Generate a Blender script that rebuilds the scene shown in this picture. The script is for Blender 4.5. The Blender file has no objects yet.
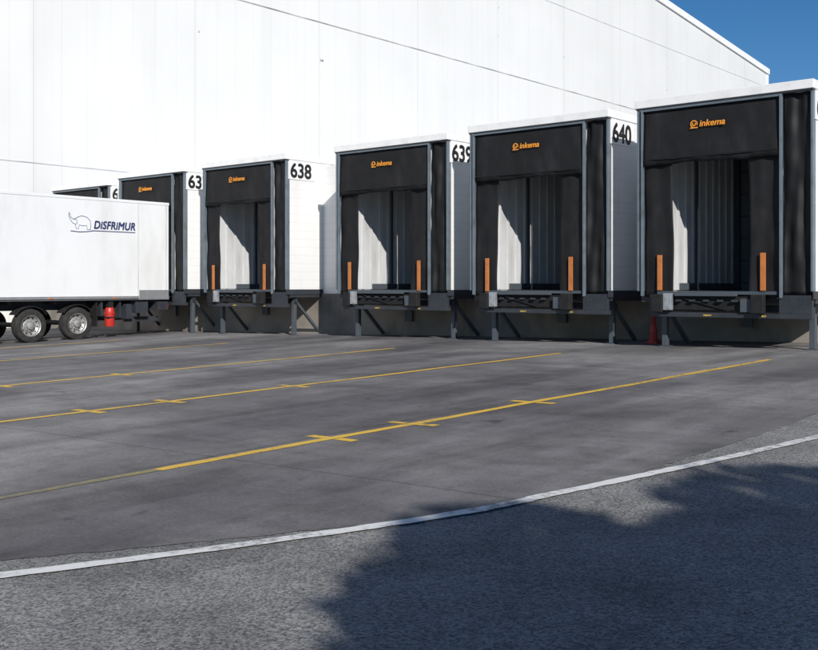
import bpy, bmesh, math, random
from mathutils import Vector, Matrix
random.seed(7)
scene = bpy.context.scene
C, S = 0.765, 0.644            # yard axes: r = along dock fronts, d = into the building
ANG = -math.atan2(S, C)
def W(r, d): return (r*C + d*S, -r*S + d*C)
def g(x, y): return 0.0249*x + 0.0044*y      # the yard falls gently to the left
def gl(r, d): return g(*W(r, d))

# ---------------------------------------------------------------- materials
def mat(name, col, rough=0.6, var=0.08, scale=3.0, bump=0.0, bscale=60.0, metal=0.0, stretch=(1,1,1), dirt=None, dscale=1.0, dstretch=(1,1,1), spec=0.5):
    m = bpy.data.materials.new(name); m.use_nodes = True
    nt = m.node_tree; N = nt.nodes; L = nt.links
    b = N['Principled BSDF']; b.inputs['Roughness'].default_value = rough; b.inputs['Metallic'].default_value = metal
    b.inputs['Specular IOR Level'].default_value = spec
    tc = N.new('ShaderNodeTexCoord')
    mp = N.new('ShaderNodeMapping'); mp.inputs['Scale'].default_value = stretch
    L.new(tc.outputs['Object'], mp.inputs['Vector'])
    n = N.new('ShaderNodeTexNoise'); n.inputs['Scale'].default_value = scale; n.inputs['Detail'].default_value = 3
    L.new(mp.outputs[0], n.inputs['Vector'])
    r = N.new('ShaderNodeValToRGB')
    r.color_ramp.elements[0].position = 0.3; r.color_ramp.elements[1].position = 0.7
    r.color_ramp.elements[0].color = (*[max(0,c*(1-var)) for c in col], 1)
    r.color_ramp.elements[1].color = (*[min(1,c*(1+var)) for c in col], 1)
    L.new(n.outputs['Fac'], r.inputs['Fac'])
    out = r.outputs['Color']
    if dirt:
        mp2 = N.new('ShaderNodeMapping'); mp2.inputs['Scale'].default_value = dstretch
        L.new(tc.outputs['Object'], mp2.inputs['Vector'])
        n2 = N.new('ShaderNodeTexNoise'); n2.inputs['Scale'].default_value = dscale; n2.inputs['Detail'].default_value = 5; n2.inputs['Roughness'].default_value = 0.65
        L.new(mp2.outputs[0], n2.inputs['Vector'])
        r2 = N.new('ShaderNodeValToRGB'); r2.color_ramp.elements[0].position = 0.5; r2.color_ramp.elements[1].position = 0.75
        r2.color_ramp.elements[0].color = (0,0,0,1); r2.color_ramp.elements[1].color = (dirt[3],)*3 + (1,)
        L.new(n2.outputs['Fac'], r2.inputs['Fac'])
        mx = N.new('ShaderNodeMixRGB'); mx.inputs[2].default_value = (*dirt[:3], 1)
        L.new(r2.outputs[0], mx.inputs[0]); L.new(out, mx.inputs[1]); out = mx.outputs[0]
    L.new(out, b.inputs['Base Color'])
    if bump:
        n3 = N.new('ShaderNodeTexNoise'); n3.inputs['Scale'].default_value = bscale; n3.inputs['Detail'].default_value = 3
        L.new(tc.outputs['Object'], n3.inputs['Vector'])
        bp = N.new('ShaderNodeBump'); bp.inputs['Strength'].default_value = bump; bp.inputs['Distance'].default_value = 0.02
        L.new(n3.outputs['Fac'], bp.inputs['Height']); L.new(bp.outputs[0], b.inputs['Normal'])
    return m

def line_mask(m, axis, period, width, dark, off=0.0):
    """panel joints: every `period` m along axis"""
    nt = m.node_tree; N = nt.nodes; L = nt.links; b = N['Principled BSDF']
    src = b.inputs['Base Color'].links[0].from_socket
    tc = N.new('ShaderNodeTexCoord'); sp = N.new('ShaderNodeSeparateXYZ'); L.new(tc.outputs['Object'], sp.inputs[0])
    a = N.new('ShaderNodeMath'); a.operation = 'MULTIPLY_ADD'; a.inputs[1].default_value = 1/period; a.inputs[2].default_value = off; L.new(sp.outputs[axis], a.inputs[0])
    f = N.new('ShaderNodeMath'); f.operation = 'FRACT'; L.new(a.outputs[0], f.inputs[0])
    lt = N.new('ShaderNodeMath'); lt.operation = 'LESS_THAN'; lt.inputs[1].default_value = width/period; L.new(f.outputs[0], lt.inputs[0])
    mx = N.new('ShaderNodeMixRGB'); mx.blend_type = 'MULTIPLY'; mx.inputs[2].default_value = (dark, dark, dark, 1)
    L.new(lt.outputs[0], mx.inputs[0]); L.new(src, mx.inputs[1]); L.new(mx.outputs[0], b.inputs['Base Color'])

M = {}
M['wall'] = mat('white_cladding', (0.72,0.72,0.71), 0.5, 0.03, 0.25, dirt=(0.58,0.58,0.56,0.35), dscale=0.5, dstretch=(1,1.4,0.06))
line_mask(M['wall'], 1, 1.15, 0.025, 0.90); line_mask(M['wall'], 1, 8.05, 0.045, 0.82, .3)
M['panel'] = mat('sandwich_panel', (0.76,0.76,0.75), 0.45, 0.03, 1.0, dirt=(0.50,0.49,0.45,0.40), dscale=1.4, dstretch=(1,1,0.15))
line_mask(M['panel'], 2, 0.23, 0.010, 0.84)
M['fascia'] = mat('white_fascia', (0.84,0.84,0.83), 0.4, 0.03, 2, dirt=(0.52,0.51,0.49,0.40), dscale=3)
M['seam'] = mat('joint_seal', (0.38,0.38,0.37), 0.7, 0.5, 0.8)
M['lseam'] = mat('joint_trim', (0.55,0.56,0.57), 0.6, 0.2, 0.8)
M['inner'] = mat('inner_panel', (0.58,0.59,0.60), 0.5, 0.05, 2, dirt=(0.30,0.30,0.29,0.6), dscale=1.5, dstretch=(1,1,0.3))
M['ceil'] = mat('inner_ceiling', (0.30,0.30,0.31), 0.6, 0.1)
M['door'] = mat('door_panel', (0.15,0.165,0.18), 0.5, 0.1, 2); line_mask(M['door'], 2, 0.5, 0.02, 0.3)
M['fab'] = mat('shelter_fabric', (0.012,0.012,0.0135), 0.7, 0.25, 2.5, bump=0.25, bscale=5, dirt=(0.036,0.036,0.039,0.7), dscale=1.5, dstretch=(1,1,0.3), spec=0.25)
M['fab2'] = mat('shelter_side_fabric', (0.010,0.010,0.011), 0.6, 0.3, 2.5, spec=0.3)
M['rub'] = mat('rubber', (0.015,0.015,0.016), 0.8, 0.3, 6, bump=0.3, spec=0.3)
M['steel'] = mat('blue_grey_steel', (0.065,0.080,0.098), 0.5, 0.15, 3, dirt=(0.07,0.055,0.04,0.6), dscale=3)
M['dsteel'] = mat('dark_steel', (0.028,0.033,0.042), 0.55, 0.25, 3, dirt=(0.07,0.055,0.04,0.4), dscale=4)
M['galv'] = mat('galvanised', (0.42,0.44,0.46), 0.4, 0.15, 8, metal=0.5, dirt=(0.12,0.10,0.08,0.6), dscale=6)
M['post'] = mat('frame_post', (0.15,0.185,0.215), 0.45, 0.12, 4, metal=0.2, dirt=(0.07,0.07,0.07,0.6), dscale=3)
M['orange'] = mat('orange_marker', (0.50,0.165,0.04), 0.6, 0.12, 5, dirt=(0.20,0.10,0.05,0.7), dscale=6)
M['logo_o'] = mat('orange_print', (0.85,0.33,0.03), 0.6, 0.05)
M['yel_l'] = mat('yellow_label', (0.45,0.30,0.05), 0.5, 0.5, 20)
M['signw'] = mat('sign_white', (0.80,0.80,0.80), 0.4, 0.02)
M['black'] = mat('black_print', (0.01,0.01,0.01), 0.5, 0.02)
M['blue'] = mat('blue_print', (0.02,0.035,0.12), 0.5, 0.02)
M['conc'] = mat('concrete_wall', (0.24,0.215,0.185), 0.9, 0.2, 1.2, bump=0.3, bscale=30, dirt=(0.07,0.065,0.06,0.8), dscale=0.8, dstretch=(1,1,0.4))
M['trailer'] = mat('trailer_white', (0.76,0.77,0.78), 0.28, 0.02, 1.0, dirt=(0.52,0.52,0.50,0.40), dscale=1.2, dstretch=(1,1,0.3))
M['alu'] = mat('aluminium', (0.55,0.56,0.58), 0.35, 0.06, 4, metal=0.7)
M['tyre'] = mat('tyre', (0.022,0.021,0.020), 0.85, 0.3, 10, dirt=(0.09,0.08,0.07,0.5), dscale=6)
M['rim'] = mat('rim', (0.36,0.36,0.35), 0.45, 0.15, 10, metal=0.4, dirt=(0.12,0.10,0.09,0.7), dscale=8)
M['red'] = mat('red_plastic', (0.50,0.03,0.02), 0.4, 0.15, 6, dirt=(0.2,0.03,0.02,0.6), dscale=7)
M['lred'] = mat('lamp_red', (0.4,0.02,0.01), 0.3, 0.1)
M['cone'] = mat('cone_orange_red', (0.40,0.035,0.02), 0.6, 0.2)
M['bark'] = mat('bark', (0.10,0.075,0.055), 0.9, 0.3, 6, bump=0.6, bscale=20)
M['leaf'] = mat('leaf', (0.06,0.10,0.03), 0.6, 0.4, 1.5)
M['roof'] = mat('roof_sheet', (0.45,0.46,0.47), 0.6, 0.1)

def paint(name, col, under, lo, hi):
    m = bpy.data.materials.new(name); m.use_nodes = True
    nt = m.node_tree; N = nt.nodes; L = nt.links; b = N['Principled BSDF']; b.inputs['Roughness'].default_value = 0.75
    tc = N.new('ShaderNodeTexCoord')
    n = N.new('ShaderNodeTexNoise'); n.inputs['Scale'].default_value = 14; n.inputs['Detail'].default_value = 8; n.inputs['Roughness'].default_value = 0.75
    n2 = N.new('ShaderNodeTexNoise'); n2.inputs['Scale'].default_value = 0.9; n2.inputs['Detail'].default_value = 3
    L.new(tc.outputs['Object'], n.inputs['Vector']); L.new(tc.outputs['Object'], n2.inputs['Vector'])
    ad = N.new('ShaderNodeMath'); ad.operation = 'ADD'; L.new(n.outputs['Fac'], ad.inputs[0])
    ml = N.new('ShaderNodeMath'); ml.operation = 'MULTIPLY'; ml.inputs[1].default_value = 0.6; L.new(n2.outputs['Fac'], ml.inputs[0]); L.new(ml.outputs[0], ad.inputs[1])
    r = N.new('ShaderNodeValToRGB'); r.color_ramp.elements[0].position = lo; r.color_ramp.elements[1].position = hi
    r.color_ramp.elements[0].color = (*col, 1); r.color_ramp.elements[1].color = (*under, 1)
    L.new(ad.outputs[0], r.inputs['Fac']); L.new(r.outputs[0], b.inputs['Base Color'])
    return m
M['yel'] = paint('yellow_paint', (0.72,0.45,0.05), (0.22,0.18,0.09), 0.82, 1.05)
M['yel_old'] = paint('yellow_paint_worn', (0.32,0.26,0.08), (0.16,0.15,0.12), 0.62, 0.92)
M['whi'] = paint('white_paint', (0.72,0.72,0.70), (0.18,0.18,0.18), 0.78, 0.98)

def yard_mat():
    m = bpy.data.materials.new('yard_surface'); m.use_nodes = True
    nt = m.node_tree; N = nt.nodes; L = nt.links; b = N['Principled BSDF']; b.inputs['Roughness'].default_value = 0.85
    b.inputs['Specular IOR Level'].default_value = 0.25
    tc = N.new('ShaderNodeTexCoord')
    mp = N.new('ShaderNodeMapping'); mp.inputs['Rotation'].default_value = (0,0,-ANG); L.new(tc.outputs['Object'], mp.inputs['Vector'])
    def noise(scale, stretch, det, ro=0.55, dis=0.0, off=(0,0,0)):
        m2 = N.new('ShaderNodeMapping'); m2.inputs['Scale'].default_value = stretch; m2.inputs['Location'].default_value = off; L.new(mp.outputs[0], m2.inputs['Vector'])
        n = N.new('ShaderNodeTexNoise'); n.inputs['Scale'].default_value = scale; n.inputs['Detail'].default_value = det; n.inputs['Roughness'].default_value = ro; n.inputs['Distortion'].default_value = dis
        L.new(m2.outputs[0], n.inputs['Vector']); return n.outputs['Fac']
    def ramp(f, p0, c0, p1, c1):
        r = N.new('ShaderNodeValToRGB'); r.color_ramp.elements[0].position = p0; r.color_ramp.elements[1].position = p1
        r.color_ramp.elements[0].color = (*c0,1); r.color_ramp.elements[1].color = (*c1,1); L.new(f, r.inputs['Fac']); return r.outputs[0]
    def mul(a, bb, fac=1.0):
        x = N.new('ShaderNodeMixRGB'); x.blend_type = 'MULTIPLY'; x.inputs[0].default_value = fac; L.new(a, x.inputs[1]); L.new(bb, x.inputs[2]); return x.outputs[0]
    base = ramp(noise(0.22,(1,0.7,1),5,0.55,0.6,(3,1,0)), 0.40, (0.118,0.113,0.118), 0.60, (0.235,0.228,0.226))
    c = mul(base, ramp(noise(1.1,(1,0.12,1),5,0.6,0.3), 0.38, (0.72,)*3, 0.58, (1.08,)*3))      # tyre streaks along the bays
    c = mul(c, ramp(noise(0.7,(0.25,1,1),5,0.65,0.8,(7,2,0)), 0.36, (0.82,)*3, 0.54, (1.05,)*3)) # sweeping tracks
    c = mul(c, ramp(noise(2.2,(1,1,1),7,0.75), 0.36, (0.78,)*3, 0.56, (1.06,)*3))                # stains
    c = mul(c, ramp(noise(38,(1,1,1),4,0.85), 0.32, (0.74,)*3, 0.68, (1.24,)*3))                 # grain
    c = mul(c, ramp(noise(3.3,(1,1,1),2,0.4,0,(5,5,0)), 0.22, (0.55,)*3, 0.28, (1.0,)*3))        # oil spots
    sp = N.new('ShaderNodeSeparateXYZ'); L.new(mp.outputs[0], sp.inputs[0])
    for ax, per, off in ((0,5.2,1.6),(1,6.1,0.5)):
        a = N.new('ShaderNodeMath'); a.operation='ADD'; a.inputs[1].default_value = off+100*per; L.new(sp.outputs[ax], a.inputs[0])
        wv = N.new('ShaderNodeMath'); wv.operation='MULTIPLY_ADD'; wv.inputs[1].default_value = 0.12; L.new(noise(0.8,(1,1,1),4), wv.inputs[0]); L.new(a.outputs[0], wv.inputs[2])
        dv = N.new('ShaderNodeMath'); dv.operation='DIVIDE'; dv.inputs[1].default_value = per; L.new(wv.outputs[0], dv.inputs[0])
        fr = N.new('ShaderNodeMath'); fr.operation='FRACT'; L.new(dv.outputs[0], fr.inputs[0])
        lt = N.new('ShaderNodeMath'); lt.operation='LESS_THAN'; lt.inputs[1].default_value = 0.022/per; L.new(fr.outputs[0], lt.inputs[0])
        x = N.new('ShaderNodeMixRGB'); x.blend_type='MULTIPLY'; x.inputs[2].default_value=(0.6,0.6,0.6,1); L.new(lt.outputs[0], x.inputs[0]); L.new(c, x.inputs[1]); c = x.outputs[0]
    L.new(c, b.inputs['Base Color'])
    bp = N.new('ShaderNodeBump'); bp.inputs['Strength'].default_value = 0.25; bp.inputs['Distance'].default_value = 0.006
    L.new(noise(60,(1,1,1),3), bp.inputs['Height']); L.new(bp.outputs[0], b.inputs['Normal'])
    return m
M['yard'] = yard_mat()
def asphalt_mat():
    m = bpy.data.materials.new('asphalt'); m.use_nodes = True
    nt = m.node_tree; N = nt.nodes; L = nt.links; b = N['Principled BSDF']; b.inputs['Roughness'].default_value = 0.9
    b.inputs['Specular IOR Level'].default_value = 0.25
    tc = N.new('ShaderNodeTexCoord')
    v = N.new('ShaderNodeTexVoronoi'); v.inputs['Scale'].default_value = 90; L.new(tc.outputs['Object'], v.inputs['Vector'])
    r = N.new('ShaderNodeValToRGB'); e = r.color_ramp.elements
    e[0].position=0.0; e[0].color=(0.085,0.085,0.085,1); e[1].position=1.0; e[1].color=(0.34,0.335,0.325,1)
    sp = N.new('ShaderNodeSeparateColor'); L.new(v.outputs['Color'], sp.inputs[0]); L.new(sp.outputs[0], r.inputs['Fac'])
    n = N.new('ShaderNodeTexNoise'); n.inputs['Scale'].default_value=0.8; n.inputs['Detail'].default_value=8; n.inputs['Roughness'].default_value=0.7; L.new(tc.outputs['Object'], n.inputs['Vector'])
    r2 = N.new('ShaderNodeValToRGB'); r2.color_ramp.elements[0].position=0.38; r2.color_ramp.elements[0].color=(0.68,0.68,0.69,1); r2.color_ramp.elements[1].position=0.6; r2.color_ramp.elements[1].color=(1.1,1.1,1.1,1)
    L.new(n.outputs['Fac'], r2.inputs['Fac'])
    x = N.new('ShaderNodeMixRGB'); x.blend_type='MULTIPLY'; x.inputs[0].default_value=1; L.new(r.outputs[0], x.inputs[1]); L.new(r2.outputs[0], x.inputs[2])
    L.new(x.outputs[0], b.inputs['Base Color'])
    bp = N.new('ShaderNodeBump'); bp.inputs['Strength'].default_value=0.4; bp.inputs['Distance'].default_value=0.006
    L.new(v.outputs['Distance'], bp.inputs['Height']); L.new(bp.outputs[0], b.inputs['Normal'])
    return m
M['asph'] = asphalt_mat()

# ---------------------------------------------------------------- helpers
def link(o, parent=None):
    scene.collection.objects.link(o)
    if parent: o.parent = parent
    return o
def empty(name, r=0, d=0, z=0, rot=True):
    e = bpy.data.objects.new(name, None); x, y = W(r, d); e.location = (x, y, z)
    if rot: e.rotation_euler = (0, 0, ANG)
    e.empty_display_size = 0.3
    return link(e)
def mesh(name, verts, faces, m, parent=None, smooth=False, bevel=0.0):
    me = bpy.data.meshes.new(name); me.from_pydata(verts, [], faces); me.update()
    me.materials.append(m)
    o = bpy.data.objects.new(name, me); link(o, parent)
    if smooth:
        for p in me.polygons: p.use_smooth = True
    if bevel:
        bm = o.modifiers.new('b', 'BEVEL'); bm.width = bevel; bm.segments = 2; bm.limit_method='ANGLE'
    return o
def boxes(name, lst, m, parent=None, bevel=0.0):
    V=[]; F=[]
    for (x0,x1,y0,y1,z0,z1) in lst:
        k=len(V)
        V += [(x0,y0,z0),(x1,y0,z0),(x1,y1,z0),(x0,y1,z0),(x0,y0,z1),(x1,y0,z1),(x1,y1,z1),(x0,y1,z1)]
        F += [(k,k+3,k+2,k+1),(k+4,k+5,k+6,k+7),(k,k+1,k+5,k+4),(k+1,k+2,k+6,k+5),(k+2,k+3,k+7,k+6),(k+3,k,k+4,k+7)]
    return mesh(name, V, F, m, parent, bevel=bevel)
def beam(name, a, b, w, m, parent):
    a=Vector(a); b=Vector(b); dr=(b-a); dr.normalize()
    up = Vector((1,0,0)) if abs(dr.x)<0.9 else Vector((0,0,1))
    s = dr.cross(up).normalized(); t = dr.cross(s).normalized()
    V=[]
    for p in (a,b):
        for i,j in ((-1,-1),(1,-1),(1,1),(-1,1)): V.append(tuple(p+s*i*w/2+t*j*w/2))
    return mesh(name, V, [(0,3,2,1),(4,5,6,7),(0,1,5,4),(1,2,6,5),(2,3,7,6),(3,0,4,7)], m, parent)
def sheet(name, nx, nz, x0, x1, z0, z1, fn, m, parent, thick=0.012):
    V=[]; F=[]
    for j in range(nz+1):
        for i in range(nx+1):
            s=i/nx; t=j/nz; V.append(fn(x0+(x1-x0)*s, z0+(z1-z0)*t, s, t))
    for j in range(nz):
        for i in range(nx):
            a=j*(nx+1)+i; F.append((a,a+1,a+nx+2,a+nx+1))
    o = mesh(name, V, F, m, parent, smooth=True)
    so = o.modifiers.new('s','SOLIDIFY'); so.thickness=thick; so.offset=-1
    return o
def text(name, body, size, loc, rot, m, parent, sx=1.0, shear=0.0, bold=0.0, align='LEFT', space=1.0):
    """bold lettering: a few copies of the glyphs a few mm apart, each sub-millimetre proud of the last"""
    R = Matrix.Rotation(rot[2],3,'Z') @ Matrix.Rotation(rot[0],3,'X')
    offs = [(0,0)] if bold==0 else [(0,0),(bold,0),(-bold,0),(0,bold),(0,-bold),(bold*.7,bold*.7),(-bold*.7,-bold*.7),(bold*.7,-bold*.7),(-bold*.7,bold*.7)]
    for i,(ox,oy) in enumerate(offs):
        cu = bpy.data.curves.new(name, 'FONT'); cu.body = body; cu.size = size; cu.shear = shear
        cu.align_x = align; cu.space_character = space; cu.materials.append(m)
        o = bpy.data.objects.new(name, cu); o.location = Vector(loc)+R@Vector((ox,oy,i*.0006)); o.rotation_euler = rot; o.scale=(sx,1,1)
        link(o, parent)
def lathe(name, prof, seg, m, parent, axis='z', loc=(0,0,0)):
    V=[]; F=[]
    for (rr,h) in prof:
        for k in range(seg):
            a=2*math.pi*k/seg
            if axis=='x': V.append((loc[0]+h, loc[1]+rr*math.cos(a), loc[2]+rr*math.sin(a)))
            else: V.append((loc[0]+rr*math.cos(a), loc[1]+rr*math.sin(a), loc[2]+h))
    for i in range(len(prof)-1):
        for k in range(seg):
            F.append((i*seg+k, i*seg+(k+1)%seg, (i+1)*seg+(k+1)%seg, (i+1)*seg+k))
    o = mesh(name, V, F, m, parent, smooth=True)
    es = o.modifiers.new('e','EDGE_SPLIT'); es.split_angle=math.radians(35)
    return o

# ---------------------------------------------------------------- ground
def flat(name, pts, off, m):
    V=[(x,y,g(x,y)+off) for x,y in pts]
    return mesh(name, V, [tuple(range(len(V)))], m)
flat('ground', [(-600,-400),(600,-400),(600,700),(-600,700)], 0.0, M['asph'])
edge = [(-70,-9),(-15,2.3),(-5,4.65),(-1.81,5.58),(-0.8,5.90),(0.19,6.28),(1.31,7.1),(2.32,8.2),(3.2,9.2),(4.16,10.42),(5.5,12.2),(7.2,14.4),(10.5,18.6),(14,23)]
a = W(14,22); b = W(-60,22)
def smooth_pts(P, n=14):
    out=[]
    for i in range(len(P)-1):
        p0=Vector(P[max(0,i-1)]); p1=Vector(P[i]); p2=Vector(P[i+1]); p3=Vector(P[min(len(P)-1,i+2)])
        for k in range(n):
            t=k/n
            q=0.5*((2*p1)+(p2-p0)*t+(2*p0-5*p1+4*p2-p3)*t*t+(3*p1-p0-3*p2+p3)*t**3)
            out.append((q.x,q.y))
    out.append(tuple(P[-1])); return out
es_ = [(x+random.uniform(-.015,.015), y+random.uniform(-.02,.02)) for x,y in smooth_pts(edge, 16)]
flat('yard_pavement', es_+[a,b], 0.004, M['yard'])
def strip(name, pts, w, off, m, parent=None, jitter=0.0):
    V=[]; F=[]
    for i,(x,y) in enumerate(pts):
        p0=Vector(pts[max(0,i-1)]); p1=Vector(pts[min(len(pts)-1,i+1)])
        t=(p1-p0).normalized(); nn=Vector((-t.y,t.x))
        for s in (1,-1):
            ww=w/2*(1+random.uniform(-jitter,jitter))
            q=Vector((x,y))+nn*s*ww; V.append((q.x,q.y,g(q.x,q.y)+off))
    for i in range(len(pts)-1): F.append((2*i,2*i+1,2*i+3,2*i+2))
    return mesh(name, V, F, m, parent)
strip('white_edge_line', smooth_pts([(-14,1.7),(-6,3.85),(-3,4.83),(-1.28,5.50),(0.25,6.27),(1.0,6.83),(1.74,7.4),(2.5,8.0),(3.53,8.86),(6,10.95),(10,14.2)]), 0.11, 0.010, M['whi'], jitter=0.15)
e = bpy.data.objects.new('yellow_bay_marking', None); link(e)
for i,(rn,rf) in enumerate([(-6.72,-6.33),(-10.72,-10.33),(-14.85,-14.5),(-20.2,-20.05),(-24.6,-24.6)]):
    pts=[]
    for k in range(60):
        t=k/59; d=4.9+(16.75-4.9)*t; r=rn+(rf-rn)*t+.012*math.sin(d*1.7+i); pts.append(W(r,d))
    strip('bay_line_%d'%i, pts, 0.12, 0.008, M['yel'], e, 0.12)
    pts=[W(rn-(4.9-d)*(0.03), d) for d in (1.5,2.5,3.5,4.2,4.9)]
    strip('bay_line_worn_%d'%i, pts, 0.10, 0.008, M['yel_old'], e, 0.1)
    for j,dd in enumerate((6.8,7.92,10.0)):
        r=rn+(rf-rn)*(dd-4.9)/11.85
        strip('cross_tick_%d_%d'%(i,j), [W(r-0.30,dd+random.uniform(-.02,.02)),W(r-0.07,dd)], 0.11, 0.008, M['yel'], e, .1)
        strip('cross_tick_b_%d_%d'%(i,j), [W(r+0.07,dd),W(r+0.30,dd+random.uniform(-.02,.02))], 0.11, 0.008, M['yel'], e, .1)

# ---------------------------------------------------------------- tall warehouse
wh = empty('warehouse_building')
r0=-38.0; r1=-110.0
prof=[(-12,26.4),(30,29.3),(100,22.75)]
V=[]
for r in (r0,r1):
    V += [(r,-12,-8)] + [(r,d,z) for d,z in prof] + [(r,100,-8)]
mesh('gable_walls', V, [(0,4,3,2,1),(5,6,7,8,9),(0,1,6,5),(4,9,8,3)], M['wall'], wh)
mesh('roof', [(r0+.12,-12.1,26.42),(r0+.12,30,29.34),(r0+.12,100.15,22.77),(r1,100.15,22.77),(r1,30,29.34),(r1,-12.1,26.42)], [(0,1,4,5),(1,2,3,4)], M['roof'], wh)
V=[];F=[]
for (d,z) in [(-12,26.4),(30,29.3),(100.2,22.73)]:
    V += [(r0+.004,d,z-.45),(r0+.14,d,z-.45),(r0+.14,d,z+.08),(r0+.004,d,z+.08)]
for k in (0,4):
    for i in range(4): F.append((k+i,k+(i+1)%4,k+4+(i+1)%4,k+4+i))
F.append((8,9,10,11))
mesh('verge_flashing', V, F, M['fascia'], wh)
boxes('wall_joint_upper', [(r0+.004,r0+.02,-12,100,15.185,15.235)], M['seam'], wh)
boxes('wall_joint_lower', [(r0+.004,r0+.02,-12,100,6.37,6.41)], M['lseam'], wh)
boxes('wall_joint_top', [(r0+.004,r0+.02,-12,100,21.0,21.035)], M['lseam'], wh)
boxes('corner_trim', [(r0-.25,r0+.05,99.8,100.15,-2,22.3)], M['fascia'], wh)
rg=random.Random(5)
boxes('wall_fixings', [(r0+.004,r0+.03,d,d+.10,z,z+.08) for d,z in [(rg.choice((30,38,46,54,62,70,78))+rg.uniform(-.1,.1), rg.choice((13.2,17.5,19.3))) for _ in range(14)]], M['lseam'], wh)

# ---------------------------------------------------------------- docks
docks = [(-34.8,20.7,3.60,'636'),(-29.1,19.7,3.45,'637'),(-24.62,19.6,3.65,'638'),(-18.95,19.5,3.75,'639'),(-14.2,19.05,3.60,'640'),(-9.72,18.63,3.46,'641')]
EYE=1.44; PZ=1.34; TOP=5.14; BACK=22.6; WALLD=21.0
an = empty('dock_annex_building')
boxes('concrete_plinth', [(-38,13,WALLD,WALLD+.4,-1.2,1.22)], M['conc'], an)
seg=[]; cur=-37.95
for (r,d,w,_) in docks:
    seg.append((cur, r-.003, WALLD+.05, WALLD+.35, 1.22, 4.9)); cur = r+w+.003
seg.append((cur, 13, WALLD+.05, WALLD+.35, 1.22, 4.9))
boxes('annex_wall', seg, M['panel'], an)
boxes('annex_roof', [(-37.9,13,BACK+.02,62,4.7,4.92)], M['roof'], an)
boxes('annex_end_wall', [(12.7,13,WALLD+.36,62,-1,4.69)], M['panel'], an)

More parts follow.
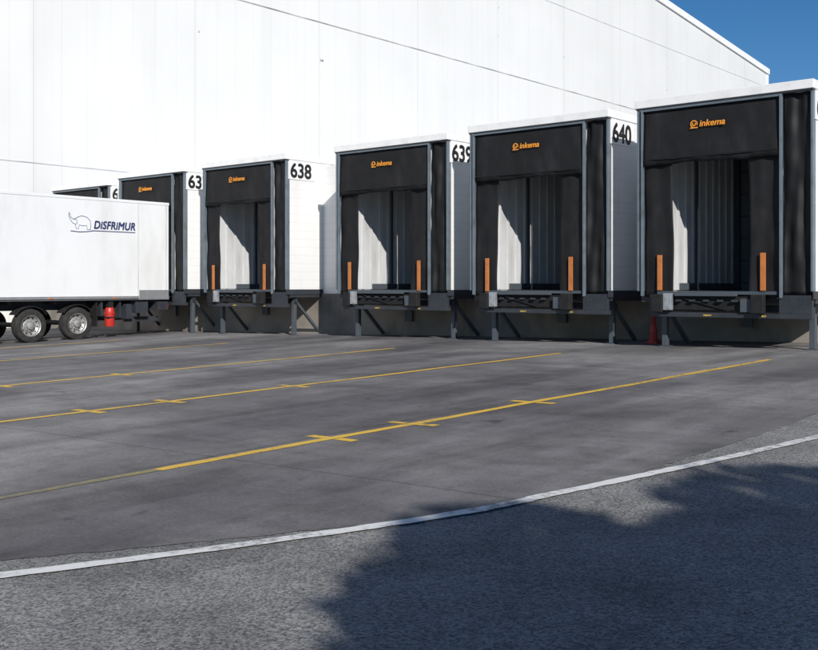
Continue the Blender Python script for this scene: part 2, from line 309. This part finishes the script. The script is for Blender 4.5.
rng = random.Random(3)
XI=.45
for di,(r,d,w,num) in enumerate(docks):
    dk = empty('loading_dock', r, d)
    D = BACK-d; fr = w-.60
    HB=3.83
    ph = rng.uniform(0,6)
    boxes('roof_cap', [(-.03,w+.02,-.04,D,4.975,TOP)], M['fascia'], dk, bevel=0.010)
    boxes('roof_drip_trim', [(-.01,w+.0,-.02,.03,4.945,4.975)], M['dsteel'], dk)
    boxes('wall_panels', [(0,XI-.02,.14,D,PZ,4.972),(fr-.05,w,.14,D,PZ,4.972)], M['panel'], dk)
    boxes('wall_front_edge', [(0,.05,.0,.138,PZ,4.94),(w-.045,w,.0,.138,PZ,4.94)], M['post'], dk, bevel=0.006)
    boxes('ceiling', [(XI-.018,fr-.052,.14,D,4.6,4.96)], M['ceil'], dk)
    ribs=[(XI-.019,XI,.15,D-.1,PZ+.02,4.59)]; gaps=[]
    y=.2
    while y<D-.15:
        ribs.append((XI,XI+.03,y,y+.05,PZ+.02,4.585)); gaps.append((XI,XI+.004,y+.05,y+.07,PZ+.02,4.58)); y+=.34
    y=.2
    while y<D-.15:
        ribs.append((fr-.09,fr-.052,y,y+.05,PZ+.02,4.585)); y+=.34
    boxes('inner_lining', ribs, M['inner'], dk)
    boxes('inner_lining_joint', gaps, M['dsteel'], dk)
    boxes('inner_corner_post', [(XI+.032,XI+.12,D-.24,D-.12,PZ+.02,4.58),(XI+.032,XI+.07,1.66,1.72,PZ+.02,4.58)], M['steel'], dk)
    boxes('kick_rail', [(XI+.031,XI+.06,.9,D-.26,PZ+.02,PZ+.16)], M['steel'], dk)
    boxes('dock_door', [(XI-.018,fr-.053,D-.08,D-.02,PZ,4.59)], M['door'], dk)
    boxes('dock_door_ribs', [(.75+k*.36,.80+k*.36,D-.10,D-.081,PZ+.1,4.5) for k in range(int((fr-.9)/.36))], M['steel'], dk)
    boxes('leveller_deck', [(XI-.018,fr-.05,.02,D,PZ-.06,PZ)], M['steel'], dk)
    boxes('front_frame', [(.095,.135,-.03,.05,PZ-.1,4.94),(fr,fr+.045,-.03,.05,PZ-.12,4.94),(.14,fr,-.02,.04,4.90,4.94)], M['post'], dk, bevel=0.005)
    def hdr(x,z,s,t):
        return (x, .035+.014*math.sin(x*5+ph)*(1-t)+.007*math.sin(x*17+z*4+ph)*(1-t)-.03*(1-t), z + .012*math.sin(x*3+ph)*(1-t)+.008*math.sin(x*9+ph)*(1-t))
    sheet('header_curtain', 40, 10, .14, fr, HB, 4.92, hdr, M['fab'], dk)
    boxes('header_hem', [(.16,fr-.02,-.012,-.004,HB+.10,HB+.125)], M['fab2'], dk)
    def sd(x,z,s,t):
        return (x+.02*math.sin(z*1.7+ph)*(s), .065+.012*math.sin(x*14+z*.8+ph)+.010*math.sin(z*5+x*4), z)
    def sd2(x,z,s,t):
        return (x+.02*math.sin(z*1.5+ph)*(1-s), .065+.012*math.sin(x*14-z*.8+ph)+.010*math.sin(z*5+x*4+1), z)
    sheet('curtain_left', 12, 24, .14, .74, PZ-.12, HB+.3, sd, M['fab'], dk)
    sheet('curtain_right', 12, 24, fr-.60, fr, PZ-.12, HB+.3, sd2, M['fab'], dk)
    def pl(x,z,s,t):
        v1=math.sin(s*9+z*1.1+ph); v2=math.sin(s*15-z*1.9+ph*2)
        return (x, .085+.022*v1+.014*v2*abs(math.sin(z*1.3+ph))+.006*math.sin(z*11+s*5), z)
    sheet('side_gusset', 26, 60, fr+.045, w-.045, PZ-.05, 4.94, pl, M['fab2'], dk)
    for nm,xa in (('marker_left',.44),('marker_right',fr-.36)):
        boxes(nm, [(xa,xa+.10,-.005,.022,PZ+rng.uniform(-.02,.02),PZ+.72+rng.uniform(-.03,.02))], M['orange'], dk, bevel=0.004)
    cx=(.14+fr)/2-.1
    text('header_print','inkema',.17,(cx-.08,-.018,4.50),(math.radians(90),0,0),M['logo_o'],dk,sx=1.05,shear=.2,bold=.004)
    V=[];F=[]
    for q,(ra,rb) in enumerate(((.075,.055),(.04,.02))):
        for i in range(13):
            a_=math.radians(-20+ i*23 + q*150)
            for rr in (ra,rb): V.append((cx-.185+rr*math.cos(a_),-.018,4.555+rr*math.sin(a_)))
        k=q*26
        for i in range(12): F.append((k+2*i,k+2*i+1,k+2*i+3,k+2*i+2))
    V+=[(cx-.27,-.018,4.475),(cx-.11,-.018,4.475),(cx-.10,-.018,4.495),(cx-.26,-.018,4.495)];F.append((52,53,54,55))
    mesh('header_print_icon', V, F, M['logo_o'], dk)
    boxes('number_plate', [(w+.002,w+.02,.08,1.12,4.43,4.93)], M['signw'], dk)
    text('number',num,.56,(w+.022,.14,4.49),(math.radians(90),0,math.radians(90)),M['black'],dk,sx=.98,bold=.018)
    boxes('platform_frame', [(0.02,w-.01,.16,WALLD-d-.01,1.12,1.335)], M['dsteel'], dk)
    boxes('flank_base_rail', [(w-.008,w+.012,.0,WALLD-d-.02,1.20,1.345)], M['dsteel'], dk)
    boxes('lower_beam', [(.28,w-.02,.0,.16,.84,.93),(.28,.36,.0,.16,.93,1.26),(fr-.02,w-.02,.02,.10,.93,1.27)], M['dsteel'], dk, bevel=0.006)
    boxes('leveller_front', [(.62,fr-.62,.05,.12,.98,1.24)], M['rub'], dk)
    boxes('leveller_lip', [(.82,fr-.80,-.05,.03,1.245,1.30)], M['steel'], dk, bevel=0.006)
    boxes('lip_hinge', [(.84+k*.28,.94+k*.28,-.03,.05,1.14,1.18) for k in range(int((fr-1.7)/.28)+1)], M['dsteel'], dk)
    boxes('rubber_bumper', [(.36,.60,-.13,.02,.93,1.28),(fr-.50,fr-.26,-.13,.02,.93,1.28)], M['rub'], dk, bevel=0.015)
    boxes('bumper_plate', [(.605,.78,-.10,.0,.97,1.30)], M['galv'], dk, bevel=0.01)
    boxes('bumper_plate_b', [(fr-.72,fr-.52,-.06,.02,.95,1.2)], M['steel'], dk, bevel=0.01)
    boxes('bolt_heads', [(fr+.1+k*.09,fr+.112+k*.09,.012,.02,.98+j*.07,.992+j*.07) for k in range(5) for j in range(4)], M['steel'], dk)
    boxes('warning_label', [(1.40,1.56,-.006,-.001,.868,.895),(fr-.33,fr-.25,-.006,-.001,.868,.90)], M['yel_l'], dk)
    beam('hose', (1.0,.03,1.2),(1.9,.03,.98),.03,M['black'],dk)
    for k,(lx,ly) in enumerate(((.40,.45),(w-.15,.45))):
        zg = gl(r+lx,d+ly)
        boxes('leg_%d'%k, [(lx-.055,lx+.055,ly-.055,ly+.055,zg+.025,1.12)], M['steel'], dk, bevel=0.008)
        boxes('leg_foot_%d'%k, [(lx-.10,lx+.10,ly-.10,ly+.10,zg-.02,zg+.025)], M['steel'], dk)
        beam('leg_brace_%d'%k, (lx,ly+.06,1.0),(lx,ly+1.0,zg+.06),.07,M['steel'],dk)
    boxes('cross_beam', [(.3,w-.05,.40,.50,.95,1.08)], M['dsteel'], dk)
    zc=rng.uniform(.35,.6)
    boxes('junction_box', [(1.2,1.45,WALLD-d-.10,WALLD-d-.01,zc,zc+.3),(1.31,1.34,WALLD-d-.04,WALLD-d-.01,zc+.3,1.1)], M['steel'], dk)

# ---------------------------------------------------------------- trailer
TR=-26.30; TL=TR-2.55; tre=19.62; trf=6.0
tr = empty('semi_trailer')
zb=1.02; zt=4.03
boxes('box_body', [(TL,TR,trf,tre,zb+.10,zt-.06)], M['trailer'], tr, bevel=0.02)
boxes('roof_rail', [(TL-.01,TR+.012,trf-.01,tre+.01,zt-.09,zt)], M['trailer'], tr, bevel=0.015)
boxes('bottom_rail', [(TL-.01,TR+.012,trf,tre,zb,zb+.12)], M['alu'], tr, bevel=0.006)
boxes('bottom_rail_channel', [(TR+.0125,TR+.016,trf,18.5,zb+.015,zb+.04)], M['black'], tr)
boxes('panel_joint', [(TR+.001,TR+.006,18.47,18.51,zb+.12,zt-.09),(TR+.001,TR+.006,19.5,19.53,zb+.12,zt-.09)], M['lseam'], tr)
boxes('rivet_row', [(TR+.012,TR+.016,6.2+k*.3,6.215+k*.3,zb+.085,zb+.10) for k in range(44)], M['lseam'], tr)
boxes('rear_frame', [(TR+.001,TR+.02,18.52,19.60,zb+.02,zb+.30)], M['alu'], tr, bevel=0.005)
boxes('rear_bumper', [(TL+.05,TR+.01,19.2,19.58,zb-.32,zb-.06)], M['dsteel'], tr, bevel=0.01)
boxes('rear_lamp', [(TR-.3,TR-.02,19.585,19.61,zb-.26,zb-.12),(TL+.1,TL+.4,19.585,19.61,zb-.26,zb-.12)], M['lred'], tr)
boxes('side_marker', [(TR+.013,TR+.022,y,y+.12,zb+.04,zb+.08) for y in (8,10.5,13,15.5,17.6)], M['orange'], tr)
boxes('chassis', [(TL+.75,TL+.9,trf+.5,tre-.2,zb-.28,zb),(TR-.9,TR-.75,trf+.5,tre-.2,zb-.28,zb)]+[(TL+.2,TR-.2,y,y+.08,zb-.1,zb-.002) for y in (7,8.5,10,11.5,13,14.4,15.8,17.2,18.4)], M['dsteel'], tr)
axles=[13.62,15.02,16.47]
wprof=[(.30,-.14),(.40,-.15),(.455,-.13),(.47,-.10),(.47,.10),(.455,.13),(.40,.15),(.305,.14),(.30,.10)]
rprof=[(.305,.12),(.295,.135),(.275,.12),(.26,.06),(.20,.02),(.17,.035),(.165,.06),(.12,.065),(.105,.13),(.06,.15),(0.0,.152)]
for k,ay in enumerate(axles):
    for s,xx in ((1,TR-.19),(-1,TL+.19)):
        zc = gl(xx,ay)+.468
        lathe('tyre_%d_%d'%(k,s), wprof, 48, M['tyre'], tr, 'x', (xx,ay,zc))
        lathe('rim_%d_%d'%(k,s), [(a_,h*s) for a_,h in rprof], 40, M['rim'], tr, 'x', (xx,ay,zc))
        for q in range(10):
            an_=2*math.pi*q/10+k*.2
            lathe('nut_%d_%d_%d'%(k,s,q), [(.017,s*.055),(.017,s*.09),(0,s*.092)], 6, M['galv'], tr, 'x', (xx,ay+.145*math.cos(an_),zc+.145*math.sin(an_)))
            an_+=math.pi/10
            lathe('vent_%d_%d_%d'%(k,s,q), [(.027,s*.040),(.027,s*.052),(0,s*.053)], 10, M['black'], tr, 'x', (xx,ay+.232*math.cos(an_),zc+.232*math.sin(an_)))
    zc=gl(TR,ay)+.468
    lathe('axle_%d'%k, [(.07,0),(.07,2.1)], 12, M['dsteel'], tr, 'x', (TL+.22,ay,zc))
    V=[];F=[]; n=14
    for i in range(n+1):
        a_=math.radians(35+110*i/n)
        for xx in (TR-.42,TR-.03): V.append((xx,ay+.55*math.cos(a_),zc+.53*math.sin(a_)))
    for i in range(n): F.append((2*i,2*i+1,2*i+3,2*i+2))
    o=mesh('mudguard_%d'%k,V,F,M['rub'],tr); so=o.modifiers.new('s','SOLIDIFY'); so.thickness=.02
boxes('mud_flap', [(TR-.42,TR-.04,17.08,17.10,.25,.95)], M['rub'], tr)
boxes('side_guard', [(TR-.06,TR-.02,8.2,12.9,.45,.55),(TR-.06,TR-.02,8.2,12.9,.75,.85)], M['alu'], tr)
boxes('side_guard_post', [(TR-.1,TR-.062,y,y+.06,.42,1.0) for y in (8.4,9.8,11.2,12.7)], M['dsteel'], tr)
boxes('pallet_box', [(TL+.1,TR-.12,9.4,12.4,.42,.98)], M['dsteel'], tr)
boxes('landing_leg', [(TR-.5,TR-.38,7.2,7.32,gl(TR,7.2),1.0),(TL+.38,TL+.5,7.2,7.32,gl(TL,7.2),1.0)], M['steel'], tr)
boxes('tail_bracket', [(TR-.5,TR-.1,17.25,17.32,.55,1.0),(TR-.5,TR-.1,17.9,17.95,.5,1.0),(TR-.7,TR-.05,18.1,18.3,.45,.9),(TR-.6,TR-.08,18.45,18.9,.62,.98)], M['dsteel'], tr)
lathe('air_tank', [(0,0),(.12,.02),(.15,.06),(.15,.9),(.12,.95),(0,.97)], 20, M['dsteel'], tr, 'x', (TR-1.4,18.5,.72))
boxes('tail_lift_arm', [(TR-.5,TR-.4,18.3,19.5,.35,.5),(TL+.4,TL+.5,18.3,19.5,.35,.5)], M['dsteel'], tr)
fe=[(0.0,0.0),(.13,0.0),(.145,.03),(.145,.36),(.155,.37),(.155,.42),(.14,.43),(.13,.53),(.11,.56),(0,.57)]
lathe('extinguisher_case', fe, 24, M['red'], tr, 'z', (TR-.13,17.58,.24))
boxes('extinguisher_strap', [(TR-.29,TR+.03,17.42,17.74,.50,.53),(TR-.2,TR-.06,17.5,17.66,.81,1.0)], M['rub'], tr)
RT=(math.radians(90),0,math.radians(90))
text('trailer_lettering','DiSFRiMUR',.32,(TR+.004,16.95,3.12),RT,M['blue'],tr,sx=.88,shear=.2,bold=.012,space=1.06)
boxes('lettering_rule', [(TR+.002,TR+.006,16.9,18.38,3.04,3.065)], M['blue'], tr)
def poly_outline(pts, wd, nm):
    V=[];F=[];n=len(pts)
    for i,(y,z) in enumerate(pts):
        p0=Vector(pts[max(0,i-1)]);p1=Vector(pts[min(n-1,i+1)]);t=(p1-p0).normalized();q=Vector((-t.y,t.x))*wd/2
        V.append((TR+.005,y+q.x,z+q.y));V.append((TR+.005,y-q.x,z-q.y))
    for i in range(n-1):F.append((2*i,2*i+1,2*i+3,2*i+2))
    mesh(nm,V,F,M['blue'],tr)
poly_outline([(16.16,3.55),(16.2,3.42),(16.3,3.35),(16.42,3.42),(16.55,3.47),(16.72,3.44),(16.84,3.34),(16.86,3.2),(16.84,3.08)],.016,'motif_back')
poly_outline([(16.16,3.55),(16.14,3.46),(16.2,3.33),(16.27,3.25),(16.35,3.22),(16.38,3.1),(16.45,3.08),(16.48,3.2),(16.62,3.18),(16.72,3.2),(16.74,3.08),(16.84,3.08)],.015,'motif_belly')
poly_outline([(16.3,3.38),(16.4,3.34),(16.42,3.24),(16.34,3.22)],.014,'motif_ear')
poly_outline([(16.2,3.02),(16.5,3.0),(16.75,3.02),(16.95,3.05)],.025,'motif_ground')

# ---------------------------------------------------------------- traffic cone by the fourth leg
cx,cd=-10.0,19.9
tc_=empty('traffic_cone',cx,cd,gl(cx,cd)+.004)
boxes('cone_base',[(-.15,.15,-.15,.15,0,.03)],M['cone'],tc_,bevel=.01)
lathe('cone_body',[(.11,.03),(.10,.06),(.025,.66),(.015,.68),(0,.68)],28,M['cone'],tc_)
lathe('cone_band',[(.079,.25),(.066,.36)],28,M['lred'],tc_)

# ---------------------------------------------------------------- trees behind the viewpoint (their shadows fall on the road)
sunh=Vector((.667,-2.47)).normalized()
def tree(x,y,h,crowns,seed,leaves=5200):
    rg=random.Random(seed)
    e=bpy.data.objects.new('roadside_tree',None); link(e); e.location=(x,y,g(x,y))
    V=[];F=[]
    def limb(a,b,ra,rb,n=8):
        a=Vector(a);b=Vector(b);dr=(b-a).normalized();s=dr.orthogonal().normalized();t=dr.cross(s)
        prev=None
        for i in range(5):
            f=i/4;c=a.lerp(b,f)+Vector((rg.uniform(-.04,.04),rg.uniform(-.04,.04),0))*(i%4!=0);rr=ra+(rb-ra)*f;k=len(V)
            for j in range(n):
                an=2*math.pi*j/n;V.append(tuple(c+s*math.cos(an)*rr+t*math.sin(an)*rr))
            if prev is not None:
                for j in range(n):F.append((prev+j,prev+(j+1)%n,k+(j+1)%n,k+j))
            prev=k
    limb((0,0,-.1),(0,0,h*.55),.17,.11)
    for (cx,cy,cz,cr) in crowns:
        limb((0,0,h*rg.uniform(.35,.55)),(cx,cy,cz),.07,.025)
    mesh('trunk_and_limbs',V,F,M['bark'],e,smooth=True)
    V=[];F=[]
    tot=sum(c[3]**3 for c in crowns)
    for (cx,cy,cz,cr) in crowns:
        for i in range(int(leaves*cr**3/tot)):
            v=Vector((rg.gauss(0,1),rg.gauss(0,1),rg.gauss(0,1))).normalized()*cr*(rg.random()**.45)
            c=Vector((cx,cy,cz))+v*1.02
            s=Vector((rg.gauss(0,1),rg.gauss(0,1),rg.gauss(0,1))).normalized()
            t=s.orthogonal().normalized();L=rg.uniform(.09,.17);k=len(V)
            V+= [tuple(c-s*L),tuple(c+t*L*.55),tuple(c+s*L),tuple(c-t*L*.55)];F.append((k,k+1,k+2,k+3))
    mesh('foliage',V,F,M['leaf'],e)
def tree_for_shadow(sx,sy,h,crowns,seed,leaves=5200):
    p=Vector((sx,sy))+sunh*(h/.555)
    tree(p.x,p.y,h,crowns,seed,leaves)
tree_for_shadow(3.2,4.7,6.5,[(0,0,6.6,1.4),(-1.1,.2,6.0,1.1),(1.2,0,6.4,1.3),(2.2,.2,6.7,1.2),(.3,0,5.0,1.5)],11,11000)
tree_for_shadow(1.1,4.3,6.3,[(-.1,0,6.7,.8),(.5,.2,6.1,.9),(-.6,0,6.1,.85),(-1.2,.1,5.3,.7),(.1,0,4.8,1.2)],12,9000)
tree_for_shadow(7.3,5.6,7.0,[(0,0,7.2,1.6),(1.4,.3,6.6,1.4),(-1.3,0,6.5,1.4),(.3,0,5.4,1.5)],13,9000)

# ---------------------------------------------------------------- light, sky, camera
to_sun = Vector((.667,-2.47,1.42)).normalized()
el=math.asin(to_sun.z); az=math.atan2(to_sun.x,to_sun.y)
sl=bpy.data.lights.new('sun','SUN'); sl.energy=4.95; sl.angle=math.radians(.5); sl.color=(1.0,.955,.89)
so=bpy.data.objects.new('sun',sl); link(so); so.rotation_euler=(-to_sun).to_track_quat('-Z','Y').to_euler()
w=bpy.data.worlds.new('World'); scene.world=w; w.use_nodes=True
nt=w.node_tree; bg=nt.nodes['Background']; sky=nt.nodes.new('ShaderNodeTexSky'); sky.sky_type='NISHITA'; sky.sun_disc=False
sky.sun_elevation=el; sky.sun_rotation=az; sky.air_density=1.0; sky.dust_density=0.0; sky.ozone_density=4.5; sky.altitude=1200
hs=nt.nodes.new('ShaderNodeHueSaturation'); hs.inputs['Saturation'].default_value=1.22
nt.links.new(sky.outputs[0],hs.inputs['Color']); nt.links.new(hs.outputs[0],bg.inputs[0]); bg.inputs[1].default_value=0.08
cam=bpy.data.cameras.new('camera'); co=bpy.data.objects.new('camera',cam); link(co)
co.location=(0,0,EYE); co.rotation_euler=(math.radians(90),0,0)
cam.sensor_width=36; cam.lens=1025/818*36; cam.shift_y=-39/818; cam.clip_end=3000; cam.clip_start=.05
scene.camera=co
scene.view_settings.view_transform='Standard'; scene.view_settings.look='None'; scene.view_settings.exposure=0
